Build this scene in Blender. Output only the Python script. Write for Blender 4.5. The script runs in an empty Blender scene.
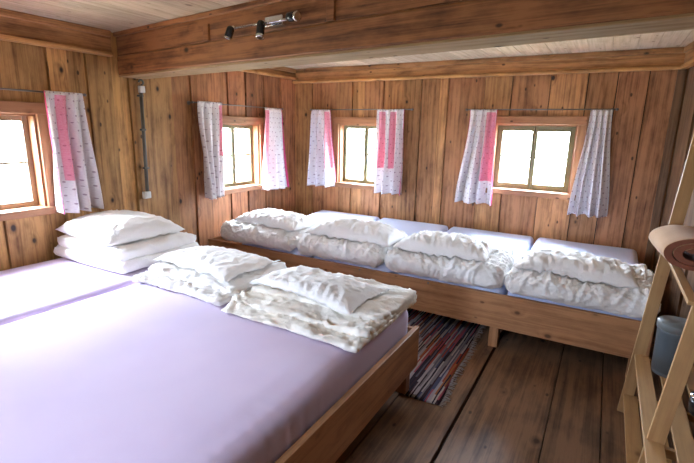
import bpy, bmesh, math, random
from mathutils import Vector, Matrix, noise
random.seed(7)
PI = math.pi
S = bpy.context.scene
COL = S.collection

# ------------------------------------------------------------------ helpers
def link(o, parent=None):
    COL.objects.link(o)
    if parent: o.parent = parent
    return o

def tag(o, label=None, cat=None, group=None, kind=None):
    if label: o['label'] = label
    if cat: o['category'] = cat
    if group: o['group'] = group
    if kind: o['kind'] = kind
    return o

def thing(name, loc, label, cat, group=None, kind=None):
    o = bpy.data.objects.new(name, None)
    o.empty_display_size = .1
    o.location = loc
    link(o)
    return tag(o, label, cat, group, kind)

class MB:
    """collects shapes in world coordinates; build() links them as one mesh object"""
    def __init__(s):
        s.bm = bmesh.new()
        s.uv = s.bm.loops.layers.uv.new('UVMap')
        s.rn = s.bm.loops.layers.uv.new('rnd')
    def _uv(s, faces, axis, ref, tint, rnd, off):
        """axis: Vector along the grain"""
        a = axis.normalized()
        for f in faces:
            n = f.normal if f.normal.length > .1 else Vector((0, 0, 1))
            if abs(n.dot(a)) > .85:
                u = a.orthogonal().normalized(); v = n.cross(u)
            else:
                v = (a - n * a.dot(n)).normalized(); u = n.cross(v)
            for l in f.loops:
                d = l.vert.co - ref
                l[s.uv].uv = (d.dot(u) + off[0], d.dot(v) + off[1])
                l[s.rn].uv = (rnd, tint)
    def cub(s, mat, size, axis=None, tint=.5, rnd=None, off=None, bevel=0, mi=0):
        rnd = random.random() if rnd is None else rnd
        off = (random.uniform(0, 30), random.uniform(0, 30)) if off is None else off
        r = bmesh.ops.create_cube(s.bm, size=1)
        vs = r['verts']
        for v in vs: v.co = Vector((v.co.x * size[0], v.co.y * size[1], v.co.z * size[2]))
        if axis is None:
            k = max(range(3), key=lambda i: size[i]); axis = Vector((0, 0, 0)); axis[k] = 1
        fs = list({f for v in vs for f in v.link_faces})
        if bevel:
            es = list({e for v in vs for e in v.link_edges})
            r = bmesh.ops.bevel(s.bm, geom=es, offset=bevel, segments=2, affect='EDGES', profile=.5)
            fs = list({f for f in r['faces']} | {f for v in r['verts'] for f in v.link_faces})
            vs = list({v for f in fs for v in f.verts})
        for f in fs: f.normal_update()
        s._uv(fs, Vector(axis), Vector((0, 0, 0)), tint, rnd, off)
        for f in fs: f.material_index = mi
        for v in vs: v.co = mat @ v.co
        return vs
    def box(s, a, b, **k):
        a = Vector(a); b = Vector(b)
        lo = Vector([min(a[i], b[i]) for i in range(3)]); hi = Vector([max(a[i], b[i]) for i in range(3)])
        return s.cub(Matrix.Translation((lo + hi) / 2), hi - lo, **k)
    def bar(s, p, q, w, h, up=(0, 0, 1), **k):
        """board from p to q; w across, h along up"""
        p = Vector(p); q = Vector(q); d = q - p; z = d.normalized()
        x = Vector(up).cross(z).normalized(); y = z.cross(x)
        m = Matrix((x, y, z)).transposed().to_4x4(); m.translation = (p + q) / 2
        return s.cub(m, (w, h, d.length), axis=(0, 0, 1), **k)
    def tube(s, pts, r, n=10, cap=True, mi=0):
        pts = [Vector(p) for p in pts]
        rr = r if isinstance(r, (list, tuple)) else [r] * len(pts)
        rings = []
        nrm = None
        for i, p in enumerate(pts):
            t = (pts[min(i + 1, len(pts) - 1)] - pts[max(i - 1, 0)])
            t = t.normalized() if t.length > 1e-9 else Vector((0, 0, 1))
            if nrm is None: nrm = t.orthogonal().normalized()
            nrm = (nrm - t * nrm.dot(t))
            nrm = nrm.normalized() if nrm.length > 1e-6 else t.orthogonal().normalized()
            b = t.cross(nrm)
            rings.append([s.bm.verts.new(p + rr[i] * (math.cos(2 * PI * k / n) * nrm + math.sin(2 * PI * k / n) * b)) for k in range(n)])
        fs = []
        for a, b in zip(rings, rings[1:]):
            for k in range(n): fs.append(s.bm.faces.new((a[k], a[(k + 1) % n], b[(k + 1) % n], b[k])))
        if cap:
            fs.append(s.bm.faces.new(rings[0][::-1])); fs.append(s.bm.faces.new(rings[-1]))
        for f in fs: f.smooth = len(f.verts) == 4; f.material_index = mi
        return fs
    def lathe(s, c, axis, prof, n=28, mi=0):
        """prof: (radius, distance along axis)"""
        c = Vector(c); a = Vector(axis).normalized()
        return s.tube([c + a * h for r, h in prof], [max(r, 1e-4) for r, h in prof], n=n, mi=mi)
    def grid(s, P, mi=0, closed_u=False, flip=False):
        """P[i][j] -> points"""
        V = [[s.bm.verts.new(p) for p in row] for row in P]
        fs = []
        ni = len(V); nj = len(V[0])
        for i in range(ni if closed_u else ni - 1):
            for j in range(nj - 1):
                q = (V[i][j], V[(i + 1) % ni][j], V[(i + 1) % ni][j + 1], V[i][j + 1])
                f = s.bm.faces.new(q[::-1] if flip else q); f.smooth = True; f.material_index = mi
                fs.append(f)
        return V, fs
    def build(s, name, mats, parent=None, smooth=None, loc=None):
        bm = s.bm
        bmesh.ops.recalc_face_normals(bm, faces=bm.faces)
        me = bpy.data.meshes.new(name)
        if parent is not None: base = Vector(parent['_w'] if '_w' in parent else parent.location)
        elif loc is not None: base = Vector(loc)
        else:
            co = [v.co for v in bm.verts]
            base = Vector(((min(c.x for c in co) + max(c.x for c in co)) / 2, (min(c.y for c in co) + max(c.y for c in co)) / 2, min(c.z for c in co)))
        for v in bm.verts: v.co -= base
        if smooth is not None:
            for f in bm.faces: f.smooth = smooth
        bm.to_mesh(me); bm.free()
        for m in (mats if isinstance(mats, (list, tuple)) else [mats]): me.materials.append(m)
        o = bpy.data.objects.new(name, me)
        if parent is None: o.location = base
        link(o, parent)
        W[o.name] = base
        return o
W = {}
def sub(mb, name, mats, part, **k):
    """build mb as a child of a mesh part (whose mesh is stored around the thing's base)"""
    root = part
    while root.parent is not None: root = root.parent
    base = Vector(root.location)
    me_parent = part
    for v in mb.bm.verts: v.co -= base
    bm = mb.bm
    bmesh.ops.recalc_face_normals(bm, faces=bm.faces)
    me = bpy.data.meshes.new(name); bm.to_mesh(me); bm.free()
    for m in (mats if isinstance(mats, (list, tuple)) else [mats]): me.materials.append(m)
    o = bpy.data.objects.new(name, me)
    return link(o, me_parent)

# ------------------------------------------------------------------ materials
def newmat(name):
    m = bpy.data.materials.new(name); m.use_nodes = True
    nt = m.node_tree
    for n in list(nt.nodes): nt.nodes.remove(n)
    out = nt.nodes.new('ShaderNodeOutputMaterial')
    b = nt.nodes.new('ShaderNodeBsdfPrincipled')
    nt.links.new(b.outputs[0], out.inputs[0])
    return m, nt, b, out

class NG:
    def __init__(s, nt): s.nt = nt
    def node(s, t, **k):
        n = s.nt.nodes.new(t)
        for a, v in k.items(): setattr(n, a, v)
        return n
    def _in(s, sock, v):
        if hasattr(v, 'bl_idname') or hasattr(v, 'is_linked'): s.nt.links.new(v, sock)
        else: sock.default_value = v
    def math(s, op, a, b=None, c=None, clamp=False):
        n = s.node('ShaderNodeMath', operation=op, use_clamp=clamp)
        s._in(n.inputs[0], a)
        if b is not None: s._in(n.inputs[1], b)
        if c is not None: s._in(n.inputs[2], c)
        return n.outputs[0]
    def comb(s, x, y, z=0.):
        n = s.node('ShaderNodeCombineXYZ')
        for i, v in enumerate((x, y, z)): s._in(n.inputs[i], v)
        return n.outputs[0]
    def noise(s, vec, scale, detail=2, rough=.5, dist=0):
        n = s.node('ShaderNodeTexNoise'); s._in(n.inputs['Vector'], vec)
        n.inputs['Scale'].default_value = scale; n.inputs['Detail'].default_value = detail
        n.inputs['Roughness'].default_value = rough; n.inputs['Distortion'].default_value = dist
        return n.outputs[0]
    def ss(s, v, a, b, lo=0., hi=1.):
        n = s.node('ShaderNodeMapRange', interpolation_type='SMOOTHSTEP')
        s._in(n.inputs[0], v)
        for i, x in enumerate((a, b, lo, hi)): n.inputs[i + 1].default_value = x
        return n.outputs[0]
    def mix(s, f, a, b, mode='MIX'):
        n = s.node('ShaderNodeMix', data_type='RGBA', blend_type=mode)
        s._in(n.inputs[0], f)
        for sk, v in ((n.inputs[6], a), (n.inputs[7], b)):
            if isinstance(v, (tuple, list)): sk.default_value = (*v[:3], 1)
            else: s.nt.links.new(v, sk)
        return n.outputs[2]
    def bump(s, h, strength, dist=.002):
        n = s.node('ShaderNodeBump'); s._in(n.inputs['Height'], h)
        n.inputs['Strength'].default_value = strength; n.inputs['Distance'].default_value = dist
        return n.outputs[0]

def wood(name, light, dark, light2=None, dark2=None, rough=.5, knots=1., contrast=1., var=.35, grain=9., spec=.35, knotcol=(.03, .015, .008), vscale=1.):
    m, nt, b, out = newmat(name)
    g = NG(nt)
    uv = g.node('ShaderNodeUVMap', uv_map='UVMap').outputs[0]
    rn = g.node('ShaderNodeUVMap', uv_map='rnd').outputs[0]
    s1 = g.node('ShaderNodeSeparateXYZ'); nt.links.new(uv, s1.inputs[0])
    s2 = g.node('ShaderNodeSeparateXYZ'); nt.links.new(rn, s2.inputs[0])
    u, v = s1.outputs[0], g.math('MULTIPLY', s1.outputs[1], vscale)
    rnd, tint = s2.outputs[0], s2.outputs[1]
    warp = g.noise(g.comb(g.math('MULTIPLY', u, 3.), g.math('MULTIPLY', v, .5)), 1., 2)
    vor = g.node('ShaderNodeTexVoronoi'); vor.inputs['Scale'].default_value = 1.
    nt.links.new(g.comb(g.math('MULTIPLY', u, 5.4), g.math('MULTIPLY', v, 3.6)), vor.inputs['Vector'])
    kd = vor.outputs['Distance']
    cc = g.node('ShaderNodeSeparateColor'); nt.links.new(vor.outputs['Color'], cc.inputs[0])
    has = g.ss(cc.outputs[0], .18, .24)
    kd = g.math('ADD', kd, g.math('MULTIPLY', cc.outputs[1], .035))
    kb = g.math('MULTIPLY', g.ss(kd, .03, .36, 1., 0.), has)
    t = g.math('ADD', g.math('MULTIPLY', u, grain * 2.2), g.math('ADD', g.math('MULTIPLY', warp, 3.8), g.math('MULTIPLY', kb, 1.1)))
    wav = g.math('MULTIPLY', g.math('SINE', g.math('MULTIPLY', t, 6.283)), .5)
    wav = g.math('ADD', wav, .5)
    wav = g.math('POWER', wav, 1.8)
    fine = g.noise(g.comb(g.math('MULTIPLY', u, 95.), g.math('MULTIPLY', v, 2.2)), 1., 3, .65)
    streak = g.noise(g.comb(g.math('MULTIPLY', u, 26.), g.math('MULTIPLY', v, .7)), 1., 3, .6)
    blot = g.noise(g.comb(g.math('MULTIPLY', u, 7.), g.math('MULTIPLY', v, 2.6)), 1., 4, .65)
    f = g.math('MULTIPLY', wav, .27)
    f = g.math('ADD', f, g.math('MULTIPLY', g.math('SUBTRACT', fine, .5), 1.5))
    f = g.math('ADD', f, g.math('MULTIPLY', g.math('SUBTRACT', streak, .42), 1.45))
    f = g.math('ADD', f, g.math('MULTIPLY', g.math('SUBTRACT', blot, .48), 2.3))
    f = g.math('MULTIPLY', f, contrast, clamp=True)
    c = g.mix(f, light, dark)
    if light2:
        c = g.mix(tint, c, g.mix(f, light2, dark2))
    kn = g.math('MULTIPLY', g.math('MULTIPLY', g.ss(kd, .06, .13, 1., 0.), has), min(1., knots), clamp=True)
    halo = g.math('MULTIPLY', g.math('MULTIPLY', g.ss(kd, .08, .24, .45, 0.), has), min(1., knots))
    c = g.mix(halo, c, dark)
    c = g.mix(kn, c, knotcol)
    v2 = g.node('ShaderNodeTexVoronoi'); v2.inputs['Scale'].default_value = 1.
    nt.links.new(g.comb(g.math('MULTIPLY', u, 13.), g.math('MULTIPLY', v, 7.), 3.), v2.inputs['Vector'])
    c2 = g.node('ShaderNodeSeparateColor'); nt.links.new(v2.outputs['Color'], c2.inputs[0])
    c = g.mix(g.math('MULTIPLY', g.math('MULTIPLY', g.ss(v2.outputs['Distance'], .08, .17, .85, 0.), g.ss(c2.outputs[0], .72, .76)), min(1., knots)), c, knotcol)
    st = g.noise(g.comb(g.math('MULTIPLY', u, 16.), g.math('MULTIPLY', v, .45), 8.), 1., 2, .5)
    c = g.mix(g.ss(st, .60, .72, 0., .55 * min(1., knots)), c, dark)
    val = g.math('ADD', g.math('MULTIPLY', rnd, var), 1. - var / 2)
    hs = g.node('ShaderNodeHueSaturation'); nt.links.new(c, hs.inputs['Color']); nt.links.new(val, hs.inputs['Value'])
    nt.links.new(hs.outputs[0], b.inputs['Base Color'])
    b.inputs['Roughness'].default_value = rough
    b.inputs['Specular IOR Level'].default_value = spec
    nt.links.new(g.bump(g.math('ADD', g.math('MULTIPLY', fine, .6), g.math('MULTIPLY', wav, -.5)), .35, .0015), b.inputs['Normal'])
    return m

def plain(name, col, rough=.5, metal=0., spec=.5, bump=None):
    m, nt, b, out = newmat(name)
    b.inputs['Base Color'].default_value = (*col, 1)
    b.inputs['Roughness'].default_value = rough
    b.inputs['Metallic'].default_value = metal
    b.inputs['Specular IOR Level'].default_value = spec
    g = NG(nt)
    tc = g.node('ShaderNodeTexCoord').outputs['Object']
    if bump:
        nt.links.new(g.bump(g.noise(tc, bump[0], 3), bump[1], bump[2]), b.inputs['Normal'])
    n = g.noise(tc, 6, 3)
    nt.links.new(g.mix(g.ss(n, .3, .7), tuple(c * .92 for c in col), tuple(min(1, c * 1.06) for c in col)), b.inputs['Base Color'])
    return m

def cloth(name, col, col2, wr_scale=14, wr=.5, rough=.9, sheen=.2, dist=.012):
    m, nt, b, out = newmat(name)
    g = NG(nt)
    tc = g.node('ShaderNodeTexCoord').outputs['Object']
    n = g.noise(tc, wr_scale, 4, .6, .8)
    n2 = g.noise(tc, 160, 2)
    nt.links.new(g.mix(g.ss(g.noise(tc, 3, 2), .35, .65), col, col2), b.inputs['Base Color'])
    h = g.math('ADD', n, g.math('MULTIPLY', n2, .04))
    nt.links.new(g.bump(h, wr, dist), b.inputs['Normal'])
    b.inputs['Roughness'].default_value = rough
    b.inputs['Specular IOR Level'].default_value = .2
    b.inputs['Sheen Weight'].default_value = sheen
    return m

def curtain_mat(name, base, base2, dots, trans=.14):
    m, nt, b, out = newmat(name)
    g = NG(nt)
    uv = g.node('ShaderNodeUVMap', uv_map='UVMap').outputs[0]
    s1 = g.node('ShaderNodeSeparateXYZ'); nt.links.new(uv, s1.inputs[0])
    vor = g.node('ShaderNodeTexVoronoi', voronoi_dimensions='2D'); vor.inputs['Scale'].default_value = 18
    vor.inputs['Randomness'].default_value = .25
    sh = g.math('ADD', s1.outputs[0], g.math('MULTIPLY', g.math('FLOOR', g.math('MULTIPLY', s1.outputs[1], 18.)), .0278))
    nt.links.new(g.comb(sh, s1.outputs[1]), vor.inputs['Vector'])
    d = g.ss(vor.outputs['Distance'], .09, .155, .62, 0.)
    c = g.mix(g.ss(g.noise(g.comb(s1.outputs[0], s1.outputs[1]), 90, 2), .4, .6), base, base2)
    c = g.mix(d, c, dots)
    nt.links.new(c, b.inputs['Base Color'])
    b.inputs['Roughness'].default_value = .9; b.inputs['Specular IOR Level'].default_value = .15
    tr = g.node('ShaderNodeBsdfTranslucent'); nt.links.new(c, tr.inputs[0])
    mx = g.node('ShaderNodeMixShader'); mx.inputs[0].default_value = trans
    nt.links.new(b.outputs[0], mx.inputs[1]); nt.links.new(tr.outputs[0], mx.inputs[2]); nt.links.new(mx.outputs[0], out.inputs[0])
    return m

M = {}
M['wall'] = wood('wall boards', (.58, .31, .105), (.19, .08, .024), (.42, .175, .082), (.110, .038, .018), rough=.55, var=.5, grain=8, contrast=1.0)
M['wall_r'] = wood('shaded side boards', (.19, .10, .05), (.08, .04, .02), rough=.6, var=.3, grain=8)  # darker copy of the wall boards, the right side's shade in the colour
M['beam'] = wood('beam wood', (.37, .155, .058), (.105, .038, .016), rough=.5, var=.3, grain=6, contrast=1.1)
M['beamlight'] = wood('beam edge wood', (.44, .29, .155), (.28, .17, .085), rough=.85, spec=.15, var=.2, grain=6)
M['ceil'] = wood('pale ceiling boards', (.62, .49, .33), (.42, .31, .19), rough=.8, spec=.2, var=.22, grain=7, contrast=.9, knots=.7, knotcol=(.16, .10, .06))
M['floor'] = wood('old floor boards', (.235, .130, .070), (.075, .040, .023), rough=.42, var=.3, grain=6, contrast=1.15, spec=.4)
M['bed'] = wood('bed pine', (.45, .225, .102), (.23, .098, .040), rough=.45, var=.2, grain=6, contrast=.95, knots=.9, knotcol=(.09, .035, .015))
M['pine'] = wood('light pine', (.50, .30, .13), (.32, .17, .07), rough=.5, var=.2, grain=9, contrast=.7, knots=.7, knotcol=(.16, .07, .03))
M['casing'] = wood('window casing wood', (.38, .175, .080), (.21, .088, .040), rough=.5, var=.25, grain=10, contrast=.9)
M['sash'] = wood('weathered sash wood', (.20, .195, .105), (.115, .11, .058), rough=.55, var=.15, grain=10, knots=.3)
M['sash_warm'] = wood('brown sash wood', (.30, .22, .15), (.18, .125, .08), rough=.55, var=.15, grain=10, knots=.3)
M['dark'] = plain('dark gap', (.02, .014, .010), .9)
M['linen'] = cloth('white seersucker bedding', (.86, .84, .81), (.90, .89, .87), 30, .8, dist=.012)
M['linen_s'] = cloth('white cotton bedding', (.87, .84, .79), (.90, .88, .85), 18, .8, dist=.012)
M['linen_d'] = cloth('white satin bedding with warm bounce', (.86, .81, .71), (.89, .86, .79), 18, .8, dist=.012, rough=.7)  # warm reflected room light put into the white fabric's colour
M['sheet'] = cloth('lilac fitted sheet', (.61, .50, .68), (.64, .53, .70), 5, .25, dist=.006)
M['sheet_b'] = cloth('pale blue fitted sheet', (.55, .62, .85), (.59, .66, .88), 6, .25, dist=.006)
M['cur_w'] = curtain_mat('dotted white cotton', (.82, .76, .76), (.86, .81, .80), (.24, .10, .15))
M['cur_p'] = curtain_mat('dotted pink cotton', (.82, .30, .38), (.85, .37, .45), (.50, .08, .15))
M['cur_e'] = plain('crimson edging', (.62, .04, .16), .9)
M['steel'] = plain('dark rod metal', (.20, .18, .17), .35, .9)
M['chrome'] = plain('chrome', (.78, .78, .80), .12, 1.)
M['blackm'] = plain('black plastic', (.015, .015, .017), .25)
M['conduit'] = plain('grey conduit', (.13, .12, .105), .45)
M['white'] = plain('white plastic', (.74, .72, .68), .4)
M['bin'] = plain('blue grey enamel', (.075, .09, .10), .35)
M['binrim'] = plain('grey rim', (.13, .145, .145), .4)
M['roll_o'] = cloth('cream felt', (.66, .42, .25), (.55, .31, .17), 60, .5, dist=.004)
M['roll_i'] = cloth('terracotta felt', (.27, .10, .06), (.22, .08, .05), 60, .5, dist=.004)
M['fringe'] = plain('fringe cotton', (.34, .29, .27), .95)

def rug_mat():
    m, nt, b, out = newmat('rag weave')
    g = NG(nt)
    tc = g.node('ShaderNodeTexCoord').outputs['Object']
    s = g.node('ShaderNodeSeparateXYZ'); nt.links.new(tc, s.inputs[0])
    x = g.math('ADD', s.outputs[0], g.math('MULTIPLY', g.noise(g.comb(g.math('MULTIPLY', s.outputs[0], 30.), g.math('MULTIPLY', s.outputs[1], 6.)), 1., 1), .012))
    row = g.math('FLOOR', g.math('MULTIPLY', x, 92.))
    seg = g.math('FLOOR', g.math('ADD', g.math('MULTIPLY', s.outputs[1], 2.2), g.math('MULTIPLY', row, .37)))
    wn = g.node('ShaderNodeTexWhiteNoise', noise_dimensions='2D'); nt.links.new(g.comb(row, seg), wn.inputs['Vector'])
    cr = g.node('ShaderNodeValToRGB'); cr.color_ramp.interpolation = 'CONSTANT'
    cols = [(.03, .025, .04), (.40, .36, .38), (.05, .03, .04), (.42, .37, .38), (.34, .07, .05), (.08, .09, .16), (.46, .40, .36), (.52, .47, .44), (.04, .03, .04), (.36, .33, .38), (.35, .14, .06), (.12, .11, .15), (.38, .10, .14), (.22, .20, .22)]
    e = cr.color_ramp.elements
    for i, c in enumerate(cols):
        p = i / len(cols)
        el = e[i] if i < 2 else e.new(p)
        el.position = p; el.color = (*c, 1)
    nt.links.new(wn.outputs[0], cr.inputs[0])
    nt.links.new(cr.outputs[0], b.inputs['Base Color']); b.inputs['Roughness'].default_value = .95
    b.inputs['Specular IOR Level'].default_value = .1
    h = g.math('ABSOLUTE', g.math('SINE', g.math('MULTIPLY', x, 92 * PI)))
    h2 = g.math('SINE', g.math('MULTIPLY', s.outputs[1], 420.))
    nt.links.new(g.bump(g.math('ADD', h, g.math('MULTIPLY', h2, .3)), .8, .004), b.inputs['Normal'])
    return m
M['rug'] = rug_mat()

def glass_mat():
    m, nt, b, out = newmat('window glass')
    g = NG(nt)
    nt.nodes.remove(b)
    t = g.node('ShaderNodeBsdfTransparent'); t.inputs[0].default_value = (.96, .97, .96, 1)
    gl = g.node('ShaderNodeBsdfGlossy'); gl.inputs['Roughness'].default_value = .03
    mx = g.node('ShaderNodeMixShader'); lw = g.node('ShaderNodeLayerWeight'); lw.inputs[0].default_value = .5
    nt.links.new(g.math('ADD', g.math('MULTIPLY', g.math('POWER', lw.outputs['Facing'], 5.), .5), .03), mx.inputs[0]); nt.links.new(t.outputs[0], mx.inputs[1]); nt.links.new(gl.outputs[0], mx.inputs[2])
    nt.links.new(mx.outputs[0], out.inputs[0])
    return m
M['glass'] = glass_mat()

# ------------------------------------------------------------------ room shell
H = 2.41
YN = -6.2                                        # wall behind the camera
TH = .22
def rx(y): return 4.26 - .115 * y                # the right wall runs at an angle
LEFT = (Vector((0, 0, 0)), Vector((0, 1, 0)), Vector((-1, 0, 0)))    # along +y, outward -x
BACK = (Vector((0, 0, 0)), Vector((1, 0, 0)), Vector((0, 1, 0)))
FRONT = (Vector((0, YN, 0)), Vector((1, 0, 0)), Vector((0, -1, 0)))
_l = math.hypot(1, .115)
RIGHT = (Vector((4.26, 0, 0)), Vector((.115 / _l, -1 / _l, 0)), Vector((1 / _l, .115 / _l, 0)))

def wbox(mb, fr, a0, a1, d0, d1, z0, z1, **k):
    O, A, N = fr
    m = Matrix((A, N, Vector((0, 0, 1)))).transposed().to_4x4()
    m.translation = O + A * (a0 + a1) / 2 + N * (d0 + d1) / 2 + Vector((0, 0, (z0 + z1) / 2))
    ax = k.pop('axis', None)
    return mb.cub(m, (abs(a1 - a0), abs(d1 - d0), abs(z1 - z0)), axis=ax, **k)

def wp(fr, a, d, z):
    O, A, N = fr
    return O + A * a + N * d + Vector((0, 0, z))

def wall(name, fr, a0, a1, holes, seams, mat, tintf, label, proud=None):
    mb = MB()
    cuts = sorted(set([a0, a1] + [s for s in seams if a0 < s < a1]))
    for i, (l, r) in enumerate(zip(cuts, cuts[1:])):
        rnd = random.random(); off = (random.uniform(0, 40), random.uniform(0, 40)); tint = tintf((l + r) / 2)
        step = .0 if i % 2 else .016
        es = sorted(set([l, r] + [e for h in holes for e in h[:2] if l < e < r]))
        for p, q in zip(es, es[1:]):
            hh = [h for h in holes if h[0] < (p + q) / 2 < h[1]]
            zr = [(0, hh[0][2]), (hh[0][3], H + .05)] if hh else [(0, H + .05)]
            for z0, z1 in zr:
                ga = .004 if p == l else 0; gb = .004 if q == r else 0
                m_off = (off[0] + ((p + q) / 2 - (l + r) / 2), off[1] + (z0 + z1) / 2)
                wbox(mb, fr, p + ga, q - gb, step, .04, z0, z1, axis=(0, 0, 1), tint=tint, rnd=rnd, off=m_off)
    # solid core behind the boards
    es = sorted(set([a0, a1] + [e for h in holes for e in h[:2]]))
    for p, q in zip(es, es[1:]):
        hh = [h for h in holes if h[0] < (p + q) / 2 < h[1]]
        for z0, z1 in ([(0, hh[0][2]), (hh[0][3], H + .05)] if hh else [(0, H + .05)]):
            wbox(mb, fr, p, q, .04, TH, z0, z1, axis=(0, 0, 1), mi=1)
    o = mb.build(name, [mat, M['dark']])
    return tag(o, label, 'wall', kind='structure')

random.seed(11)
def seams_for(a0, a1, fixed, lo=.17, hi=.34):
    fixed = list(fixed)
    out = list(fixed); pts = sorted(set([a0] + fixed + [a1]))
    for p, q in zip(pts, pts[1:]):
        n = max(1, round((q - p) / random.uniform(lo, hi)))
        for k in range(1, n): out.append(p + (q - p) * (k + random.uniform(-.18, .18)) / n)
    return out
# holes: (a_left, a_right, z_bottom, z_top)
HL2 = (-1.44, -.74, .95, 1.69); HL1 = (-4.03, -3.25, 1.01, 1.72)
HB3 = (.70, 1.40, .96, 1.72); HB4 = (2.66, 3.47, 1.05, 1.745)
HL5 = (-5.85, -5.05, 1.0, 1.75); HF_FILL = (2.35, 2.80, 1.05, 1.62)  # the front wall opening is unseen, added for fill light
wall('wall_left', LEFT, YN, 0, [HL1, HL2], seams_for(YN, 0, [-3.30, -2.83, -2.46, -2.0, -1.77, -1.25, -.3]), M['wall'],
     lambda a: max(0, min(1, (a + 2.3) / .6)) * .85 + random.uniform(0, .15), 'left wall of brown vertical boards with two small windows')
wall('wall_back', BACK, -.25, 4.56, [HB3, HB4], seams_for(0, 4.26, [0, .887, 1.06, 2.02, 2.12, 3.17, 3.75]), M['wall'],
     lambda a: .62 + random.uniform(-.2, .25), 'back wall of knotty brown vertical boards with two small windows')
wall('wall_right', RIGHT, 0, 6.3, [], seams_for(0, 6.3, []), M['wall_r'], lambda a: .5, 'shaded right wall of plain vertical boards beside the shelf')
wall('wall_front', FRONT, 0, rx(YN), [HF_FILL], seams_for(0, rx(YN), []), M['wall'], lambda a: .5, 'wall of brown boards behind the camera with an added fill opening')

# floor
mb = MB()
fx = [-.25, .30, .78, 1.30, 1.82, 2.36, 2.80, 3.185, 3.655, 3.93, 4.42, 5.3]
for i, (p, q) in enumerate(zip(fx, fx[1:])):
    g0 = .011 if abs(p - 3.185) < .01 else .003
    g1 = .011 if abs(q - 3.185) < .01 else .003
    dr = 0.0 if i % 3 else -.002
    vs = mb.box((p + g0, YN - .2, -.05), (q - g1, .2, dr), axis=(0, 1, 0), tint=.5, rnd=random.random())
mb.box((-.25, YN - .2, -.12), (5.3, .2, -.05), axis=(0, 1, 0), mi=1)
tag(mb.build('floor', [M['floor'], M['dark']]), 'worn dark wooden floor of wide old planks', 'floor', kind='structure')

# ceiling: narrow pale boards
mb = MB()
x = -.25
while x < 5.3:
    w = random.uniform(.13, .19)
    mb.box((x + .0015, YN - .2, H), (x + w - .0015, .2, H + .025), axis=(0, 1, 0), rnd=random.random())
    x += w
mb.box((-.25, YN - .2, H + .025), (5.4, .2, H + .08), axis=(0, 1, 0), mi=1)
tag(mb.build('ceiling', [M['ceil'], M['dark']]), 'low ceiling of pale narrow boards', 'ceiling', kind='structure')

# cornice boards
def cornice(name, fr, a0, a1, zb, label):
    mb = MB()
    wbox(mb, fr, a0, a1, -.035, .002, zb + .03, H - .03, axis=(1, 0, 0), tint=.5)
    wbox(mb, fr, a0, a1, -.065, .002, zb, zb + .035, axis=(1, 0, 0), tint=.2, rnd=.9, bevel=.012)
    wbox(mb, fr, a0, a1, -.055, .002, H - .05, H, axis=(1, 0, 0), tint=.5, bevel=.008)
    o = mb.build(name, M['wall']); return tag(o, label, 'trim', kind='structure')
cornice('trim_1', LEFT, YN, -2.62, 2.205, 'wooden cornice along the left wall in front of the beam')
cornice('trim_2', LEFT, -2.30, 0, 2.27, 'wooden cornice along the left wall behind the beam')
cornice('trim_3', BACK, 0, 4.26, 2.225, 'wooden cornice along the top of the back wall')
cornice('trim_4', RIGHT, .0, 2.6, 2.225, 'wooden cornice along the right wall')
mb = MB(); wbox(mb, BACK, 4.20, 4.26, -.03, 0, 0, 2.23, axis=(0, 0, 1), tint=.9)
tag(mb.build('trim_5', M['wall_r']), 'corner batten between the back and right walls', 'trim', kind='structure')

# ceiling beam (two stacked timbers), skewed against the back wall
bd = Vector((1, -.127, 0)).normalized(); bn = Vector((-.127, -1, 0)).normalized()    # bn faces the camera
B0 = Vector((0, -2.559, 0))
def bp(t, d, z): return B0 + bd * t + bn * d + Vector((0, 0, z))
LB = 4.66
beam = thing('trim_7', bp(LB / 2, -.12, 2.05), 'heavy brown ceiling beam of two stacked timbers crossing the room', 'beam', kind='structure')
def bbox(t0, t1, d0, d1, z0, z1, name, mat, **k):
    mb = MB()
    m = Matrix((bd, bn, Vector((0, 0, 1)))).transposed().to_4x4()
    m.translation = bp((t0 + t1) / 2, (d0 + d1) / 2, (z0 + z1) / 2)
    mb.cub(m, (t1 - t0, d1 - d0, z1 - z0), axis=(1, 0, 0), **k)
    return mb.build(name, mat, beam)
bbox(0, LB, -.24, .0, 2.066, 2.222, 'lower_timber', M['beam'], bevel=.012)
bbox(0, LB, -.235, -.012, 2.222, 2.385, 'upper_timber', M['beam'], bevel=.008)
bbox(0, LB, -.22, .012, 2.375, H, 'top_moulding', M['beam'], bevel=.006)
bbox(0, LB, -.235, -.005, 2.054, 2.068, 'lower_edge', M['beamlight'], bevel=.004)
for t in (1.27, 2.375):
    bbox(t - .028, t + .028, -.02, .004, 2.226, 2.335, 'wedge', M['beam'], bevel=.004, rnd=0.)

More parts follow.
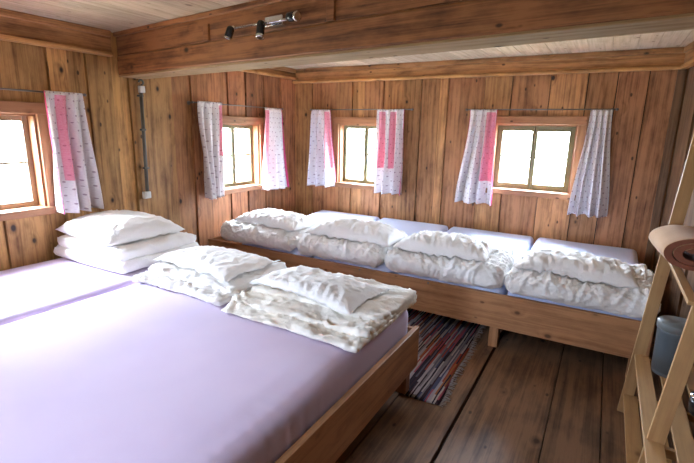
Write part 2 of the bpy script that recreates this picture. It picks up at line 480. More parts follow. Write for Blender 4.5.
# ------------------------------------------------------------------ windows
def window(name, fr, hole, sashmat, label, mull=True, bar_z=None, cas=.075, fw=.038):
    a0, a1, z0, z1 = hole
    w = thing(name, wp(fr, (a0 + a1) / 2, 0, z0), label, 'window', kind='structure')
    mb = MB()
    k = dict(tint=.5, bevel=.004)
    wbox(mb, fr, a0 - cas, a1 + cas, -.028, .01, z1 - .005, z1 + cas + .005, axis=(1, 0, 0), **k)
    wbox(mb, fr, a0 - cas, a0 + .004, -.022, .01, z0, z1 - .005, axis=(0, 0, 1), **k)
    wbox(mb, fr, a1 - .004, a1 + cas, -.022, .01, z0, z1 - .005, axis=(0, 0, 1), **k)
    mb.build('casing', M['casing'], w)
    mb = MB()
    wbox(mb, fr, a0 - .0, a0 + .02, .01, TH, z0, z1, axis=(0, 0, 1)); wbox(mb, fr, a1 - .02, a1, .01, TH, z0, z1, axis=(0, 0, 1))
    wbox(mb, fr, a0, a1, .01, TH, z1 - .02, z1, axis=(1, 0, 0))
    mb.build('jamb_lining', M['casing'], w)
    mb = MB()
    wbox(mb, fr, a0 - cas, a1 + cas, -.045, .02, z0 - .055, z0 + .003, axis=(1, 0, 0), bevel=.005)
    wbox(mb, fr, a0, a1, .02, TH + .02, z0 - .02, z0 + .003, axis=(1, 0, 0))
    mb.build('sill', M['casing'], w)
    b0, b1, c0, c1 = a0 + .02, a1 - .02, z0 + .003, z1 - .02
    mid = (b0 + b1) / 2
    for si, (p, q) in enumerate(((b0, mid - .001), (mid + .001, b1))):
        mb = MB()
        kk = dict(tint=.5, bevel=.003)
        fl, fr_ = (fw, .026) if si == 0 else (.026, fw)
        wbox(mb, fr, p, p + fl, .10, .14, c0, c1, axis=(0, 0, 1), **kk); wbox(mb, fr, q - fr_, q, .10, .14, c0, c1, axis=(0, 0, 1), **kk)
        wbox(mb, fr, p + fl, q - fr_, .102, .138, c0, c0 + fw + .004, axis=(1, 0, 0), **kk); wbox(mb, fr, p + fl, q - fr_, .102, .138, c1 - fw, c1, axis=(1, 0, 0), **kk)
        sa = mb.build('sash', sashmat, w)
        zz = bar_z or (c0 + c1) / 2 + .01
        mb = MB(); wbox(mb, fr, p + fl - .004, q - fr_ + .004, .112, .130, zz - .008, zz + .008, axis=(1, 0, 0)); sub(mb, 'glazing_bar', sashmat, sa)
        mb = MB(); wbox(mb, fr, p + fl - .006, q - fr_ + .006, .119, .123, c0 + fw - .004, c1 - fw + .006); sub(mb, 'pane', M['glass'], sa)
    return w
window('window_1', LEFT, HL1, M['sash_warm'], 'window at the left edge beside the stacked bedding', bar_z=1.352)
window('window_2', LEFT, HL2, M['sash'], 'small window in the left wall near the back corner')
window('window_3', BACK, HB3, M['sash'], 'small window in the back wall nearest the left corner')
window('window_4', BACK, HB4, M['sash'], 'wider right window in the back wall with olive sashes', fw=.055)

# ------------------------------------------------------------------ curtains and rods
def rod(fr, a0, a1, z, label):
    t = thing('curtain_rod', wp(fr, (a0 + a1) / 2, -.09, z), label, 'curtain rod', 'thin metal curtain rods above the windows')
    mb = MB(); mb.tube([wp(fr, a0, -.09, z), wp(fr, a1, -.09, z)], .0065); mb.build('rod', M['steel'], t)
    for a, s in ((a0 + .03, -1), (a1 - .03, 1)):
        mb = MB(); mb.tube([wp(fr, a, .008, z - .004), wp(fr, a, -.085, z)], .006); mb.lathe(wp(fr, a, .012, z - .004), tuple(-fr[2]), [(.02, 0), (.02, .006), (.008, .01)], 14)
        mb.build('bracket', M['steel'], t)
        e = a0 if s < 0 else a1
        mb = MB(); mb.lathe(wp(fr, e, -.09, z), tuple(fr[1] * s), [(.006, -.004), (.012, .004), (.013, .012), (.006, .022)], 12); mb.build('finial', M['steel'], t)
    return t
rod(LEFT, -4.33, -2.93, 1.875, 'curtain rod over the window at the left edge')
rod(LEFT, -1.83, -.40, 1.885, 'curtain rod over the small left wall window near the corner')
rod(BACK, .33, 1.73, 1.89, 'curtain rod over the back window nearest the corner')
rod(BACK, 2.38, 3.77, 1.885, 'curtain rod over the wide right window of the back wall')

def curtain(fr, tl, tr, bl, br, zt, zb, folds, label, pink=None, edge=(False, False), seed=0, pin=None, pinz=.45, amp=.066):
    """pink: list of (s0, s1, w_end); edges get a crimson border"""
    rs = random.Random(seed)
    ns, nw = 64, 36
    ph = rs.uniform(0, 6.28); ph2 = rs.uniform(0, 6.28)
    P = []
    for i in range(ns + 1):
        s = i / ns
        row = []
        for j in range(nw + 1):
            w = j / nw
            e = w * w * (3 - 2 * w)
            l = tl + (bl - tl) * e; r = tr + (br - tr) * e
            if pin:   # gathered inwards part of the way down
                bulge = math.exp(-((w - pinz) / .25) ** 2) * pin
                l += bulge if pin > 0 else 0; r += bulge if pin < 0 else 0
            sw = s + .025 * math.sin(2 * PI * (2.3 * s + ph2)) * (.3 + w)
            a = l + (r - l) * sw
            am = amp * (.25 + .95 * w)
            d = -.110 - am * math.sin(2 * PI * folds * s + ph + .8 * math.sin(2.2 * w + ph2)) - .3 * am * math.sin(2 * PI * folds * 2.13 * s + ph2 + w)
            if w < .06: d = -.110 + (d + .110) * (.12 + w * 14.6) - .003 * math.sin(2 * PI * folds * 3.1 * s) * (1 - w / .06)
            d = min(d, -.036)
            z = zt - (zt - zb) * w + .004 * math.sin(2 * PI * 2.2 * s + ph) * w
            row.append(wp(fr, a, d, z))
        P.append(row)
    mb = MB()
    V, fs = mb.grid(P)
    wid = max(abs(tr - tl), abs(br - bl)) * 1.35
    k = 0
    for i in range(ns):
        for j in range(nw):
            f = fs[k]; k += 1
            for l, (ii, jj) in zip(f.loops, ((i, j), (i + 1, j), (i + 1, j + 1), (i, j + 1))):
                l[mb.uv].uv = (ii / ns * wid, jj / nw * (zt - zb))
            s = (i + .5) / ns; w = (j + .5) / nw
            mi = 0
            for (s0, s1, w1) in (pink or []):
                if s0 <= s <= s1 and .02 < w <= w1: mi = 1
            if (edge[0] and s < .02) or (edge[1] and s > .98): mi = 2
            f.material_index = mi
    o = mb.build('curtain', [M['cur_w'], M['cur_p'], M['cur_e']])
    md = o.modifiers.new('thickness', 'SOLIDIFY'); md.thickness = .002; md.offset = 0
    return tag(o, label, 'curtain', 'dotted cotton curtains at the windows')
curtain(LEFT, -3.235, -2.95, -3.25, -2.92, 1.885, .965, 3, 'dotted curtain hanging right behind the stacked bedding with crimson edge', [(.28, .58, .72)], (True, False), 1)
curtain(LEFT, -1.79, -1.46, -1.74, -1.52, 1.90, .895, 3, 'long dotted curtain left of the small left wall window', [(.90, 1., .55)], (False, False), 2, pin=.0)
curtain(LEFT, -.77, -.44, -.82, -.38, 1.885, .89, 3, 'dotted curtain between the left wall window and the room corner', [(.0, .26, .8)], (False, True), 3)
curtain(BACK, .352, .632, .352, .695, 1.89, .905, 2.5, 'dotted curtain with red panel just right of the room corner', [(.66, .96, .74)], (False, True), 4)
curtain(BACK, 1.295, 1.65, 1.27, 1.68, 1.89, .895, 3.5, 'dotted curtain with two pink strips right of the first back window', [(.08, .32, .70), (.52, .72, .70)], (False, True), 5)
curtain(BACK, 2.41, 2.70, 2.30, 2.735, 1.885, .88, 3.5, 'dotted curtain with pink panel left of the wide back window', [(.62, .95, .74)], (True, True), 6)
curtain(BACK, 3.565, 3.745, 3.49, 3.82, 1.882, .865, 3.5, 'plain dotted curtain right of the wide back window', None, (False, False), 7)

# ------------------------------------------------------------------ wiring on the left wall
t = thing('cable_conduit', (.012, -2.38, 1.03), 'grey vertical cable conduit on the left wall below the beam', 'conduit')
mb = MB(); mb.tube([(.03, -2.384, 1.02), (.03, -2.366, 2.0)], .016, 12); mb.build('pipe', M['conduit'], t)
for z in (1.25, 1.6, 1.9):
    mb = MB(); mb.box((.008, -2.398, z), (.045, -2.352, z + .018), bevel=.004); mb.build('clip', M['conduit'], t)
mb = MB(); mb.box((.010, -2.385, 1.935), (.05, -2.335, 1.995), bevel=.006); tag(mb.build('junction_box', M['white'], t), 'pale junction box')
mb = MB(); mb.tube([(.03 + .0, -2.36 + .022 * math.cos(a), 2.025 + .022 * math.sin(a)) for a in [x * PI / 8 - PI / 2 for x in range(13)]], .009, 8); tag(mb.build('cable_loop', M['conduit'], t), 'looped grey cable end')
t = thing('wall_socket', (.012, -2.40, .98), 'small white plastic switch box at the lower end of the conduit', 'socket')
mb = MB(); mb.box((.010, -2.43, .975), (.055, -2.36, 1.04), bevel=.008); mb.build('housing', M['white'], t)
mb = MB(); mb.box((.053, -2.415, .988), (.060, -2.375, 1.027), bevel=.003); mb.build('rocker', M['white'], t)

# ------------------------------------------------------------------ spot lamp on the beam
t = thing('spotlight_bar', bp(1.93, .03, 2.25), 'chrome bar spotlight with three small heads on the front of the beam', 'lamp')
mb = MB(); m = Matrix((bd, bn, Vector((0, 0, 1)))).transposed().to_4x4(); m.translation = bp(1.955, .005, 2.272)
mb.cub(m, (.15, .036, .055), bevel=.005); tag(mb.build('mounting_plate', M['chrome'], t), 'square chrome plate')
mb = MB(); mb.tube([bp(1.63, .05, 2.262), bp(2.13, .05, 2.258)], .008, 10); mb.tube([bp(1.94, .01, 2.268), bp(1.94, .05, 2.265)], .010, 10); mb.build('bar', M['chrome'], t)
def head(t0, d, axis, ln, r):
    c = bp(t0, .055, 2.262); ax = Vector(axis).normalized()
    mb = MB(); mb.lathe(c + Vector((0, 0, .0)), (0, 0, 1), [(.002, -.014), (.013, -.010), (.016, 0), (.013, .010), (.002, .014)], 14); kn = mb.build('swivel', M['chrome'], t)
    mb = MB(); mb.lathe(c + ax * .006 + bn * .018, ax, [(.010, -.012), (r * .8, -.006), (r, .006), (r, ln), (r * .86, ln), (r * .8, ln - .012), (.002, ln - .016)], 22)
    h = mb.build('spot_head', M['blackm'], t)
    mb = MB(); mb.lathe(c + ax * (.006 + ln * .80) + bn * .018, ax, [(r * 1.01, 0), (r * 1.05, .006), (r * 1.05, ln * .2), (r * .8, ln * .2 + .001)], 22)
    sub(mb, 'front_ring', M['chrome'], h)
head(1.63, 0, bd * -.25 + Vector((0, 0, -1)) + bn * .25, .070, .024)
head(1.905, 0, bd * .2 + Vector((0, 0, -1)) + bn * .3, .095, .024)
head(2.13, 0, bd * 1. + Vector((0, 0, -.1)) + bn * .15, .08, .026)

# ------------------------------------------------------------------ soft shapes
def rbox_points(mb, c, half, r, step):
    """rounded box surface (welded later)"""
    hx, hy, hz = half
    nx, ny, nz = [max(2, int(round(2 * h / step))) for h in half]
    nz = max(nz, 4)
    cache = {}
    def vert(p):
        key = (round(p[0], 5), round(p[1], 5), round(p[2], 5))
        if key in cache: return cache[key]
        q = Vector((max(-hx + r, min(hx - r, p[0])), max(-hy + r, min(hy - r, p[1])), max(-hz + min(r, hz), min(hz - min(r, hz), p[2]))))
        d = Vector(p) - q
        if d.length > 1e-9:
            d.normalize()
            v = Vector((q.x + d.x * r, q.y + d.y * r, q.z + d.z * min(r, hz)))
        else: v = q
        bv = mb.bm.verts.new(v); cache[key] = bv
        return bv
    X = [-hx + 2 * hx * i / nx for i in range(nx + 1)]; Y = [-hy + 2 * hy * i / ny for i in range(ny + 1)]; Z = [-hz + 2 * hz * i / nz for i in range(nz + 1)]
    fs = []
    def quad(a, b, c_, d):
        q = [vert(a), vert(b), vert(c_), vert(d)]
        if len(set(q)) == 4:
            f = mb.bm.faces.new(q); f.smooth = True; fs.append(f)
    for i in range(nx):
        for j in range(ny):
            for z in (-hz, hz): quad((X[i], Y[j], z), (X[i + 1], Y[j], z), (X[i + 1], Y[j + 1], z), (X[i], Y[j + 1], z))
        for k in range(nz):
            for y in (-hy, hy): quad((X[i], y, Z[k]), (X[i + 1], y, Z[k]), (X[i + 1], y, Z[k + 1]), (X[i], y, Z[k + 1]))
    for j in range(ny):
        for k in range(nz):
            for x_ in (-hx, hx): quad((x_, Y[j], Z[k]), (x_, Y[j + 1], Z[k]), (x_, Y[j + 1], Z[k + 1]), (x_, Y[j], Z[k + 1]))
    return list(cache.values()), fs

def ridged(p):
    return 1 - abs(noise.noise(p)) * 2

def soft_slab(mb, x0, x1, y0, y1, z0, z1, seed=0, r=None, step=.02, puff=.02, wr=.008, wf=(9, 9, 9), low=.012, rot=0., edge=.02, tuck=0., pivot=None, slope=0.):
    """one soft layer: rounded slab with lumps and wrinkles"""
    c = Vector(((x0 + x1) / 2, (y0 + y1) / 2, (z0 + z1) / 2)); half = ((x1 - x0) / 2, (y1 - y0) / 2, (z1 - z0) / 2)
    r = r or min(half[2] * 1.0, .12)
    vs, fs = rbox_points(mb, c, half, r, step)
    mb.bm.normal_update()
    o = Vector((seed * 13.7, seed * 7.1, seed * 3.3))
    upd = []
    for v in vs:
        p = v.co; n = v.normal.copy()
        up = max(0., min(1., .5 + p.z / (2 * half[2])))
        q = p + o
        a = low * noise.noise(q * 3.1) * 1.6 + puff * (noise.noise(Vector((q.x * 6, q.y * 5, q.z * 2))))
        jit = noise.noise(q * 5) * 1.1
        rd = ridged(Vector((q.x * wf[0] + jit, q.y * wf[1] + jit, q.z * wf[2])))
        dg = q.y + q.z * 1.2
        rd2 = ridged(Vector((q.x * wf[0] * 1.5 + dg * 14, dg * wf[1] * 1.1 - jit, 7.)))
        rd3 = ridged(Vector((q.x * wf[0] * 1.5 - dg * 14, dg * wf[1] * 1.1 + jit, 17.)))
        rd4 = ridged(Vector((q.x * 44 + jit * 2, q.y * 40, q.z * 22)))
        a += wr * (max(0, rd) ** 2 - .4) + wr * .55 * (max(0, rd2) ** 3 + max(0, rd3) ** 3 - .5) + wr * .22 * (max(0, rd4) ** 2 - .4)
        k = .25 + .75 * up if n.z > -.5 else .1
        e = Vector((noise.noise(Vector((q.x * 2.2, q.y * 2.2, 5.))), noise.noise(Vector((q.x * 2.2, q.y * 2.2, 9.))), 0)) * edge
        upd.append((v, p + n * a * k + e))
    ca, sa = math.cos(rot), math.sin(rot)
    for v, p in upd:
        p.x = max(-half[0], min(half[0], p.x))
        v.co = Vector((p.x * ca - p.y * sa, p.x * sa + p.y * ca, max(p.z, -half[2] - .001) + slope * p.y)) + c
    return vs

def pillow_mesh(mb, c, L, Wd, Hh, rot=0., tilt=0., seed=0, roll=0., wr=.006, n=(64, 40), sag=.35, corner=.06):
    o = Vector((seed * 5.3, seed * 2.9, seed))
    m = Matrix.Translation(c) @ Matrix.Rotation(rot, 4, 'Z') @ Matrix.Rotation(tilt, 4, 'X') @ Matrix.Rotation(roll, 4, 'Y')
    def pt(i, j, sgn):
        u = -1 + 2 * i / n[0]; v = -1 + 2 * j / n[1]
        # edges bow inwards between the corners
        x = u * L / 2 * (1 - corner * (1 - abs(v) ** 2) * abs(u) ** 3); y = v * Wd / 2 * (1 - corner * 1.6 * (1 - abs(u) ** 2) * abs(v) ** 3)
        t = max(0., (1 - abs(u) ** 3.)) ** .55 * max(0., (1 - abs(v) ** 2.6)) ** .5
        h = t * Hh * (.62 if sgn > 0 else sag)
        q = Vector((x, y, sgn * .3)) + o
        if t > 0:
            ang = math.atan2(y, x)
            rad = ridged(Vector((x * 20 + y * 6, y * 5, 1 + seed))) * .6 + ridged(Vector((x * 11 + y * 9, y * 15 - x * 8, 4 + seed))) * .6
            h += (wr * (max(0, rad) ** 2) * 1.2 + .014 * noise.noise(q * 5)) * min(1, t * 2.2) * (1 if sgn > 0 else .3)
        return Vector((x, y, sgn * h))
    top = [[pt(i, j, 1) for j in range(n[1] + 1)] for i in range(n[0] + 1)]
    bot = [[pt(i, j, -1) for j in range(n[1] + 1)] for i in range(n[0] + 1)]
    V1, f1 = mb.grid([[m @ p for p in r] for r in top]); V2, f2 = mb.grid([[m @ p for p in r] for r in bot], flip=True)
    bmesh.ops.remove_doubles(mb.bm, verts=[v for r in V1 + V2 for v in r], dist=.0004)

def duvet(layers, mat, label, group, name='folded_duvet'):
    mb = MB()
    for L in layers: soft_slab(mb, **L)
    return tag(mb.build(name, mat, smooth=True), label, 'duvet', group)
def pillow(mat, label, group, **k):
    mb = MB(); pillow_mesh(mb, **k)
    return tag(mb.build('pillow', mat, smooth=True), label, 'pillow', group)

def mattress(x0, x1, y0, y1, z0, z1, mat, label, group, slope=0., r=.045, pucker=None):
    """slope: rise per metre towards the wall"""
    mb = MB()
    c = Vector(((x0 + x1) / 2, (y0 + y1) / 2, (z0 + z1) / 2)); half = ((x1 - x0) / 2, (y1 - y0) / 2, (z1 - z0) / 2)
    vs, fs = rbox_points(mb, c, half, r, .03)
    s0 = random.random() * 50
    for v in vs:
        p = v.co
        n1 = noise.noise(Vector((p.x * 2.2, p.y * 2.2, s0)))
        dz = .006 * n1 if p.z > 0 else 0
        if pucker and p.x > half[0] - .16:
            e = (p.x - half[0] + .16) / .16
            ripple = math.sin((p.y + .02 * noise.noise(Vector((p.y * 3, 0, s0)))) * 2 * PI / .075) * .5 + .5
            amp = max(0, 1 - abs(p.y - pucker[0]) / pucker[1])
            if p.z > 0: dz -= .012 * ripple * amp * math.sin(PI * min(1, e)) + .010 * e * e
            p.x += .006 * ripple * amp * e
        v.co = p + Vector((0, 0, dz + (slope * p.y if p.z > -half[2] * .5 else 0))) + c
    return tag(mb.build('mattress', mat, smooth=True), label, 'mattress', group)

# ------------------------------------------------------------------ the long bed under the back windows
YB = -1.7244
bed = thing('platform_bed', (2.12, -.9, 0), 'long low wooden platform bed against the back wall carrying four mattresses', 'bed')
mb = MB(); mb.box((.085, YB - .0, .179), (4.17, YB + .032, .451), axis=(1, 0, 0), bevel=.004); mb.build('front_board', M['bed'], bed)
mb = MB(); mb.box((.085, YB + .032, .179), (.117, -.02, .451), axis=(0, 1, 0), bevel=.004); mb.build('end_board', M['bed'], bed)
mb = MB(); mb.box((4.138, YB + .032, .179), (4.17, -.03, .451), axis=(0, 1, 0), bevel=.004); mb.build('end_board', M['bed'], bed)
mb = MB(); mb.box((.117, -.06, .179), (4.138, -.03, .43), axis=(1, 0, 0)); mb.build('back_board', M['bed'], bed)
mb = MB()
y = YB + .05
while y < -.12:
    mb.box((.117, y, .340), (4.138, y + .085, .362), axis=(1, 0, 0)); y += .115
mb.build('slat_base', M['pine'], bed)
for x in (.16, 1.70, 3.165, 4.10):
    for y in (YB + .034, -.14):
        mb = MB(); mb.box((x - .035, y, 0), (x + .035, y + .06, .34), axis=(0, 0, 1), bevel=.003); mb.build('leg', M['bed'], bed)
for x in (1.98, 2.62):
    mb = MB(); mb.lathe((x, YB - .001, .437), (0, 1, 0), [(.009, -.003), (.009, .004)], 10); mb.build('screw', M['steel'], bed)

gm = 'pale blue mattresses on the long platform bed'
for x0, x1, lb in ((.50, 1.395, 'pale blue sheeted mattress at the left end of the long bed'), (1.415, 2.275, 'pale blue sheeted mattress second from left on the long bed'),
                   (2.30, 3.20, 'pale blue sheeted mattress third from left on the long bed'), (3.225, 4.125, 'pale blue sheeted mattress at the right end of the long bed')):
    mattress(x0, x1, -1.665, -.085, .363, .540, M['sheet_b'], lb, gm, slope=.065)

random.seed(23)
gd = 'white duvets folded along the front of the long bed'; gp = 'white pillows on the folded duvets of the long bed'
LD = [(.25, 1.237, 'white folded duvet at the left end of the long bed'), (1.247, 2.172, 'white folded duvet second from left on the long bed'),
      (2.182, 3.192, 'white folded duvet third from left on the long bed'), (3.202, 4.19, 'white folded duvet at the right end of the long bed beside the shelf')]
for i, (x0, x1, lb) in enumerate(LD):
    zt = (.640, .650, .650, .650)[i]
    duvet([dict(x0=x0, x1=x1, y0=-1.735, y1=-1.10, z0=.468, z1=zt, seed=i + 3, step=.0115, puff=.024, wr=.024, wf=(13, 7, 6), low=.016, edge=.02, slope=.045),
           dict(x0=x0 + .05, x1=x1 - .05, y0=-1.50, y1=-.96, z0=.54, z1=zt - .005, seed=i + 33, step=.018, puff=.022, wr=.018, wf=(12, 9, 6), edge=.02, slope=.045)],
          M['linen'], lb, gd)
pl = [((.79, -1.42, .672), .82, .42, .165, -.02, 'white pillow on the duvet at the left end of the long bed'),
      ((1.77, -1.43, .670), .88, .44, .20, .02, 'plump white pillow on the second duvet from the left'),
      ((2.66, -1.44, .668), .80, .44, .185, -.02, 'white pillow on the third duvet from the left'),
      ((3.66, -1.46, .664), .80, .42, .17, .0, 'white pillow on the rightmost duvet beside the shelf')]
for i, (c, L, Wd, Hh, rot, lb) in enumerate(pl):
    pillow(M['linen'], lb, gp, c=Vector(c), L=L, Wd=Wd, Hh=Hh, rot=rot, tilt=-.02, seed=i + 1, wr=.018)

# ------------------------------------------------------------------ the front bed
XB = 2.873; YF = -2.576; YE = -4.78
bed2 = thing('platform_bed', (1.45, -3.65, 0), 'wide low wooden platform bed in the foreground with lilac mattresses', 'bed')
mb = MB(); mb.box((XB - .032, YE, .182), (XB, YF, .451), axis=(0, 1, 0), bevel=.004); mb.build('side_board', M['bed'], bed2)
mb = MB(); mb.box((.05, YF - .032, .182), (XB - .032, YF, .44), axis=(1, 0, 0), bevel=.004); mb.build('end_board', M['bed'], bed2)
mb = MB(); mb.box((.05, YE, .182), (XB - .032, YE + .032, .44), axis=(1, 0, 0), bevel=.004); mb.build('end_board', M['bed'], bed2)
mb = MB(); mb.box((.03, YE + .032, .182), (.06, YF - .032, .44), axis=(0, 1, 0)); mb.build('side_board', M['bed'], bed2)
mb = MB()
y = YE + .05
while y < YF - .13:
    mb.box((.06, y, .345), (XB - .032, y + .085, .367), axis=(1, 0, 0)); y += .115
mb.build('slat_base', M['pine'], bed2)
for x in (.10, 1.2, XB - .068):
    for y in (YE + .04, YF - .10):
        mb = MB(); mb.box((x - .034, y, .0095), (x + .034, y + .065, .345), axis=(0, 0, 1), bevel=.003); mb.build('leg', M['bed'], bed2)
g2 = 'lilac mattresses on the foreground bed'
mattress(.068, 1.052, YE + .04, YF - .04, .368, .612, M['sheet'], 'narrow lilac sheeted mattress along the left wall on the foreground bed', g2)
mattress(1.075, 2.826, YE + .04, YF - .04, .368, .610, M['sheet'], 'wide lilac sheeted double mattress filling the foreground', g2, pucker=(-.25, .75), r=.06)

g3 = 'bedding on the foreground bed'
# stack by the wall: duvet folded twice, one pillow on top
duvet([dict(x0=.05, x1=.93, y0=-3.29, y1=-2.55, z0=.612, z1=.705, seed=51, step=.015, puff=.020, wr=.013, wf=(9, 9, 8), edge=.03, r=.046),
       dict(x0=.05, x1=.90, y0=-3.25, y1=-2.57, z0=.695, z1=.790, seed=52, step=.015, puff=.020, wr=.013, wf=(9, 9, 8), edge=.03, r=.046)],
      M['linen_s'], 'thick white duvet folded into a stack by the left wall', 'duvets on the foreground bed')
pillow(M['linen_s'], 'white pillow on top of the folded stack by the left wall', 'pillows on the foreground bed', c=Vector((.43, -2.94, .825)), L=.78, Wd=.64, Hh=.21, rot=-.06, tilt=.0, seed=9, wr=.008)
# middle duvet, crumpled
duvet([dict(x0=1.03, x1=1.90, y0=-3.30, y1=-2.63, z0=.605, z1=.650, seed=61, step=.012, puff=.022, wr=.018, wf=(11, 11, 9), edge=.05, r=.022),
       dict(x0=1.08, x1=1.86, y0=-3.20, y1=-2.62, z0=.640, z1=.690, seed=62, step=.013, puff=.020, wr=.015, wf=(10, 10, 9), edge=.04, r=.025)],
      M['linen_s'], 'crumpled white duvet in the middle beside the folded stack', 'duvets on the foreground bed')
pillow(M['linen_s'], 'flat white pillow on the crumpled middle duvet', 'pillows on the foreground bed', c=Vector((1.43, -2.88, .700)), L=.78, Wd=.50, Hh=.125, rot=-.08, tilt=-.03, seed=12, wr=.008)
# right duvet, several folds towards the front
duvet([dict(x0=1.945, x1=2.845, y0=-3.36, y1=-2.58, z0=.603, z1=.635, seed=71, step=.012, puff=.014, wr=.014, wf=(7, 16, 8), edge=.035, r=.016),
       dict(x0=1.91, x1=2.84, y0=-3.24, y1=-2.57, z0=.622, z1=.660, seed=72, step=.012, puff=.014, wr=.014, wf=(6, 15, 8), edge=.035, r=.016),
       dict(x0=1.92, x1=2.842, y0=-3.08, y1=-2.56, z0=.645, z1=.682, seed=73, step=.012, puff=.013, wr=.012, wf=(6, 13, 8), edge=.03, r=.016)],
      M['linen_d'], 'white duvet folded in loose pleats at the right edge of the foreground bed', 'duvets on the foreground bed')
pillow(M['linen'], 'plump white pillow on the pleated duvet at the right', 'pillows on the foreground bed', c=Vector((2.30, -2.88, .680)), L=.80, Wd=.42, Hh=.125, rot=-.10, tilt=-.02, seed=15, wr=.010)

# let every soft thing rest on what lies beneath it
from mathutils.bvhtree import BVHTree
def tree_of(objs):
    V, F = [], []
    for o in objs:
        b = len(V); V += [v.co + o.location for v in o.data.vertices]; F += [tuple(b + i for i in p.vertices) for p in o.data.polygons]
    return BVHTree.FromPolygons(V, F)
def drape(o, supports, margin=.010, passes=2):
    for k in range(passes):
        for t in [tree_of([x]) for x in supports]:
            for v in o.data.vertices:
                p = v.co + o.location
                best = None
                for dx, dy in ((0, 0), (.007, 0), (-.007, 0), (0, .007), (0, -.007)):
                    h = t.ray_cast(Vector((p.x + dx, p.y + dy, 3.)), Vector((0, 0, -1)))[0]
                    if h is not None and h.z < p.z + .22 and (best is None or h.z > best): best = h.z
                if best is not None and best + margin > p.z: v.co.z += (best + margin - p.z)
byl = lambda c: [o for o in COL.objects if o.get('category') == c]
mts, dvs, pls = byl('mattress'), byl('duvet'), byl('pillow')
boards = [o for o in COL.objects if o.name.startswith(('front_board', 'side_board', 'end_board'))]
class Stand:                      # a board's mesh with its world offset
    def __init__(s, o): s.data = o.data; s.location = o.parent.location
lb, fb = dvs[:4], dvs[4:]
for i, d in enumerate(lb): drape(d, mts[:4] + lb[:i])
for i, d in enumerate(fb): drape(d, mts[4:] + fb[:i])
for i, p in enumerate(pls[:4]): drape(p, lb)
for i, p in enumerate(pls[4:]): drape(p, fb + pls[4:4 + i], .018 if i == 1 else .010)

# ------------------------------------------------------------------ rag rug
t = thing('rag_rug', (2.70, -1.95, 0), 'striped woven rag rug on the floor between the two beds', 'rug')
mb = MB()
RX0, RX1, RY0, RY1 = 2.36, 3.02, -2.665, -1.15
P = []
for i in range(23):
    row = []
    for j in range(41):
        x = RX0 + (RX1 - RX0) * i / 22; y = RY0 + (RY1 - RY0) * j / 40
        row.append(Vector((x + .006 * math.sin(y * 9) - .045 * (y + 1.9) , y + .006 * math.sin(x * 17), 0.0045 + .0010 * math.sin(x * 40 + y * 7))))
    P.append(row)
mb.grid(P)
o = mb.build('weave', M['rug'], t)
md = o.modifiers.new('thickness', 'SOLIDIFY'); md.thickness = .0065; md.offset = 0
mb = MB()
for j in range(110):
    y = RY0 + (RY1 - RY0) * (j + random.random()) / 110
    x = RX1 + .006 * math.sin(y * 9) - .045 * (y + 1.9)
    l = random.uniform(.02, .055); a = random.uniform(-.6, .6)
    mb.tube([(x - .004, y, .005), (x + l * .5, y + l * .3 * a, .005), (x + l * math.cos(a), y + l * math.sin(a), .003)], .0024, 5)
tag(mb.build('fringe', M['fringe'], t), 'loose thread fringe', kind='stuff')

# ------------------------------------------------------------------ ladder shelf at the right
U1, U2 = -2.12, -2.985
def fxz(z, y=None): return 4.024 + .096 * z if y == U2 else 4.013 + .072 * z                 # leaning front uprights
sh = thing('ladder_shelf', (4.25, -2.55, 0), 'light pine ladder shelf leaning by the right wall', 'shelf')
for y in (U1, U2):
    w = .012
    mb = MB(); mb.bar((fxz(0, y) + .03, y, 0.0), (fxz(2.0, y) + .03, y, 2.0), .022, .062, up=(1, 0, 0), tint=.5, bevel=.002); mb.build('front_upright', M['pine'], sh)
    xr = min(rx(y) - .045, 4.48)
    mb = MB(); mb.bar((xr, y, 0.0), (xr, y, 2.0), .022, .05, up=(1, 0, 0), bevel=.002); mb.build('rear_upright', M['pine'], sh)
SLAT = .072
for z, nm in ((.125, 3), (.395, 4), (1.045, 4), (1.62, 3)):
    mb = MB()
    x = fxz(z) + .008; xe = 4.455
    n = max(3, int((xe - x) / .095))
    sw = .034 if 1. < z < 1.2 else SLAT
    pitch = (xe - x - sw) / (n - 1)
    ye0 = U2 - (.20 if .3 < z < .5 else .05)
    for k in range(n):
        mb.box((x + k * pitch, ye0, z - .018), (x + k * pitch + sw, U1 + .012 - (.0 if k else .013), z), axis=(0, 1, 0), bevel=.002, rnd=random.random())
    so = mb.build('slatted_shelf', M['pine'], sh)
    for y in (U1 + .0, U2):
        mb = MB(); mb.box((fxz(z) + .06, y - .011 , z - .062), (4.47, y + .011, z - .019), axis=(1, 0, 0), bevel=.002); sub(mb, 'cross_rail', M['pine'], so)

# bin on the middle shelf
BC = Vector((4.200, -2.285, .396))
t = thing('waste_bin', BC, 'blue grey cylindrical bin on the middle slatted shelf', 'bin')
mb = MB(); mb.lathe(BC, (0, 0, 1), [(.078, 0), (.080, .006), (.087, .24), (.089, .285), (.085, .285), (.083, .02), (.001, .016)], 36); mb.build('body', M['bin'], t)
mb = MB(); mb.lathe(BC, (0, 0, 1), [(.0885, .255), (.092, .257), (.093, .29), (.089, .297), (.084, .294), (.084, .285)], 36); tag(mb.build('rim', M['binrim'], t), 'paler grey rim')
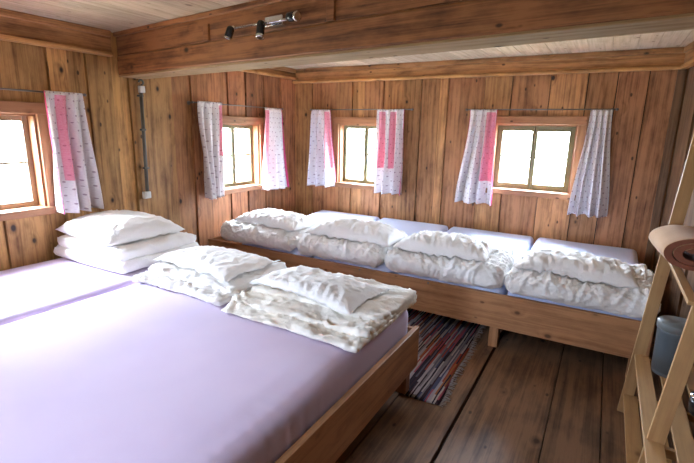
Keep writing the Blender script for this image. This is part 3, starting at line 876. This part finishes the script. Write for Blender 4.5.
# small black pot
PC = Vector((4.292, -2.66, .396))
t = thing('small_pot', PC, 'small glossy black pot with a bright rim on the middle shelf', 'pot')
mb = MB(); mb.lathe(PC, (0, 0, 1), [(.046, 0), (.052, .008), (.055, .05), (.052, .085), (.047, .085), (.044, .02), (.001, .016)], 30); mb.build('body', M['blackm'], t)
mb = MB(); mb.lathe(PC, (0, 0, 1), [(.052, .083), (.055, .086), (.054, .092), (.047, .092), (.046, .085)], 30); tag(mb.build('rim', M['chrome'], t), 'bright metal rim')
mb = MB(); mb.lathe(PC, (0, 0, 1), [(.047, .080), (.046, .088), (.02, .094), (.001, .095)], 30); mb.build('lid', M['blackm'], t)

# rolled blanket on the upper shelf: a spiral sheet, cream outside and terracotta inside
mb = MB()
RC = Vector((4.13, 0, 1.085)); turns = 2.35; nt_ = 90
th = .027
def spiral(k, off):
    a = 2 * PI * turns * k / nt_
    r = .030 + (.105 - .030) * k / nt_ + off
    return Vector((1.18 * r * math.cos(-a + 2.6), 0, (.70) * r * math.sin(-a + 2.6)))
def place(p, y, k):
    w = .004 * noise.noise(Vector((p.x * 20, y * 6, p.z * 20)))
    f = (y + 2.25) / -.36
    return Vector((4.165 + p.x + w - .035 * (1 - f), y, 1.045 + .083 + p.z + w))
ys = [-2.25 - .36 * j / 22 for j in range(23)]
oc = [[place(spiral(k, th / 2), y, k) for y in ys] for k in range(nt_ + 1)]
ic = [[place(spiral(k, -th / 2), y, k) for y in ys] for k in range(nt_ + 1)]
Vo, _ = mb.grid(oc, mi=0); Vi, _ = mb.grid(ic, mi=1, flip=True)
for j in (0, len(ys) - 1):
    for k in range(nt_):
        f = mb.bm.faces.new((Vo[k][j], Vo[k + 1][j], Vi[k + 1][j], Vi[k][j])); f.material_index = 1; f.smooth = False
for k in (0, nt_):
    for j in range(len(ys) - 1):
        f = mb.bm.faces.new((Vo[k][j], Vo[k][j + 1], Vi[k][j + 1], Vi[k][j])); f.material_index = 1
tag(mb.build('rolled_blanket', [M['roll_o'], M['roll_i']]), 'rolled cream and terracotta blanket on the upper shelf', 'blanket')

# ------------------------------------------------------------------ light
SKY = 14.0
w = bpy.data.worlds.new('daylight'); S.world = w; w.use_nodes = True
nt = w.node_tree
for n in list(nt.nodes): nt.nodes.remove(n)
g = NG(nt)
tc = g.node('ShaderNodeTexCoord').outputs['Generated']
s = g.node('ShaderNodeSeparateXYZ'); nt.links.new(tc, s.inputs[0])
up = g.ss(s.outputs[2], -.06, .10)
c = g.mix(up, (.60, .68, .62), (.78, .92, 1.16))
hi = g.math('MULTIPLY', g.ss(s.outputs[2], .05, .75, 1., 2.6), g.ss(s.outputs[2], -.25, .0, .5, 1.))
bg = g.node('ShaderNodeBackground'); nt.links.new(c, bg.inputs[0]); nt.links.new(g.math('MULTIPLY', hi, SKY), bg.inputs[1])
wo = g.node('ShaderNodeOutputWorld'); nt.links.new(bg.outputs[0], wo.inputs[0])

def portal(fr, hole):
    a0, a1, z0, z1 = hole
    L = bpy.data.lights.new('daylight_portal', 'AREA'); L.shape = 'RECTANGLE'; L.size = a1 - a0; L.size_y = z1 - z0
    L.cycles.is_portal = True
    o = bpy.data.objects.new('daylight_portal', L); link(o)
    z = fr[2]; y = Vector((0, 0, 1)); x = y.cross(z)
    m = Matrix((x, y, z)).transposed().to_4x4(); m.translation = wp(fr, (a0 + a1) / 2, TH + .01, (z0 + z1) / 2)
    o.matrix_world = m
for fr, h in ((LEFT, HL1), (LEFT, HL2), (BACK, HB3), (BACK, HB4), (FRONT, HF_FILL)):
    portal(fr, h)

# ------------------------------------------------------------------ camera
cam = bpy.data.cameras.new('camera'); co = bpy.data.objects.new('camera', cam); link(co)
r = Vector((0.8651361470912033, 0.5011084656276739, 0.020730476899150793)); u = Vector((-0.13005954821752896, 0.18423712287726088, 0.9742387779550563)); f = Vector((-0.4843799757562652, 0.8455453791667172, -0.22456413528471647))
mw = Matrix((r, u, -f)).transposed().to_4x4(); mw.translation = Vector((3.759981073504701, -5.074967829050064, 1.6559366706714997))
co.matrix_world = mw
cam.sensor_width = 36; cam.sensor_fit = 'HORIZONTAL'; cam.lens = 445.49 / 694 * 36
cam.clip_start = .05
S.camera = co
vs = S.view_settings
vs.view_transform = 'Standard'; vs.look = 'None'; vs.gamma = 1; vs.use_curve_mapping = False
vs.exposure = 2.3
S.cycles.use_denoising = True
S.cycles.max_bounces = 10; S.cycles.diffuse_bounces = 6; S.cycles.transparent_max_bounces = 12
S.cycles.sample_clamp_indirect = 12
S.cycles.caustics_reflective = False; S.cycles.caustics_refractive = False
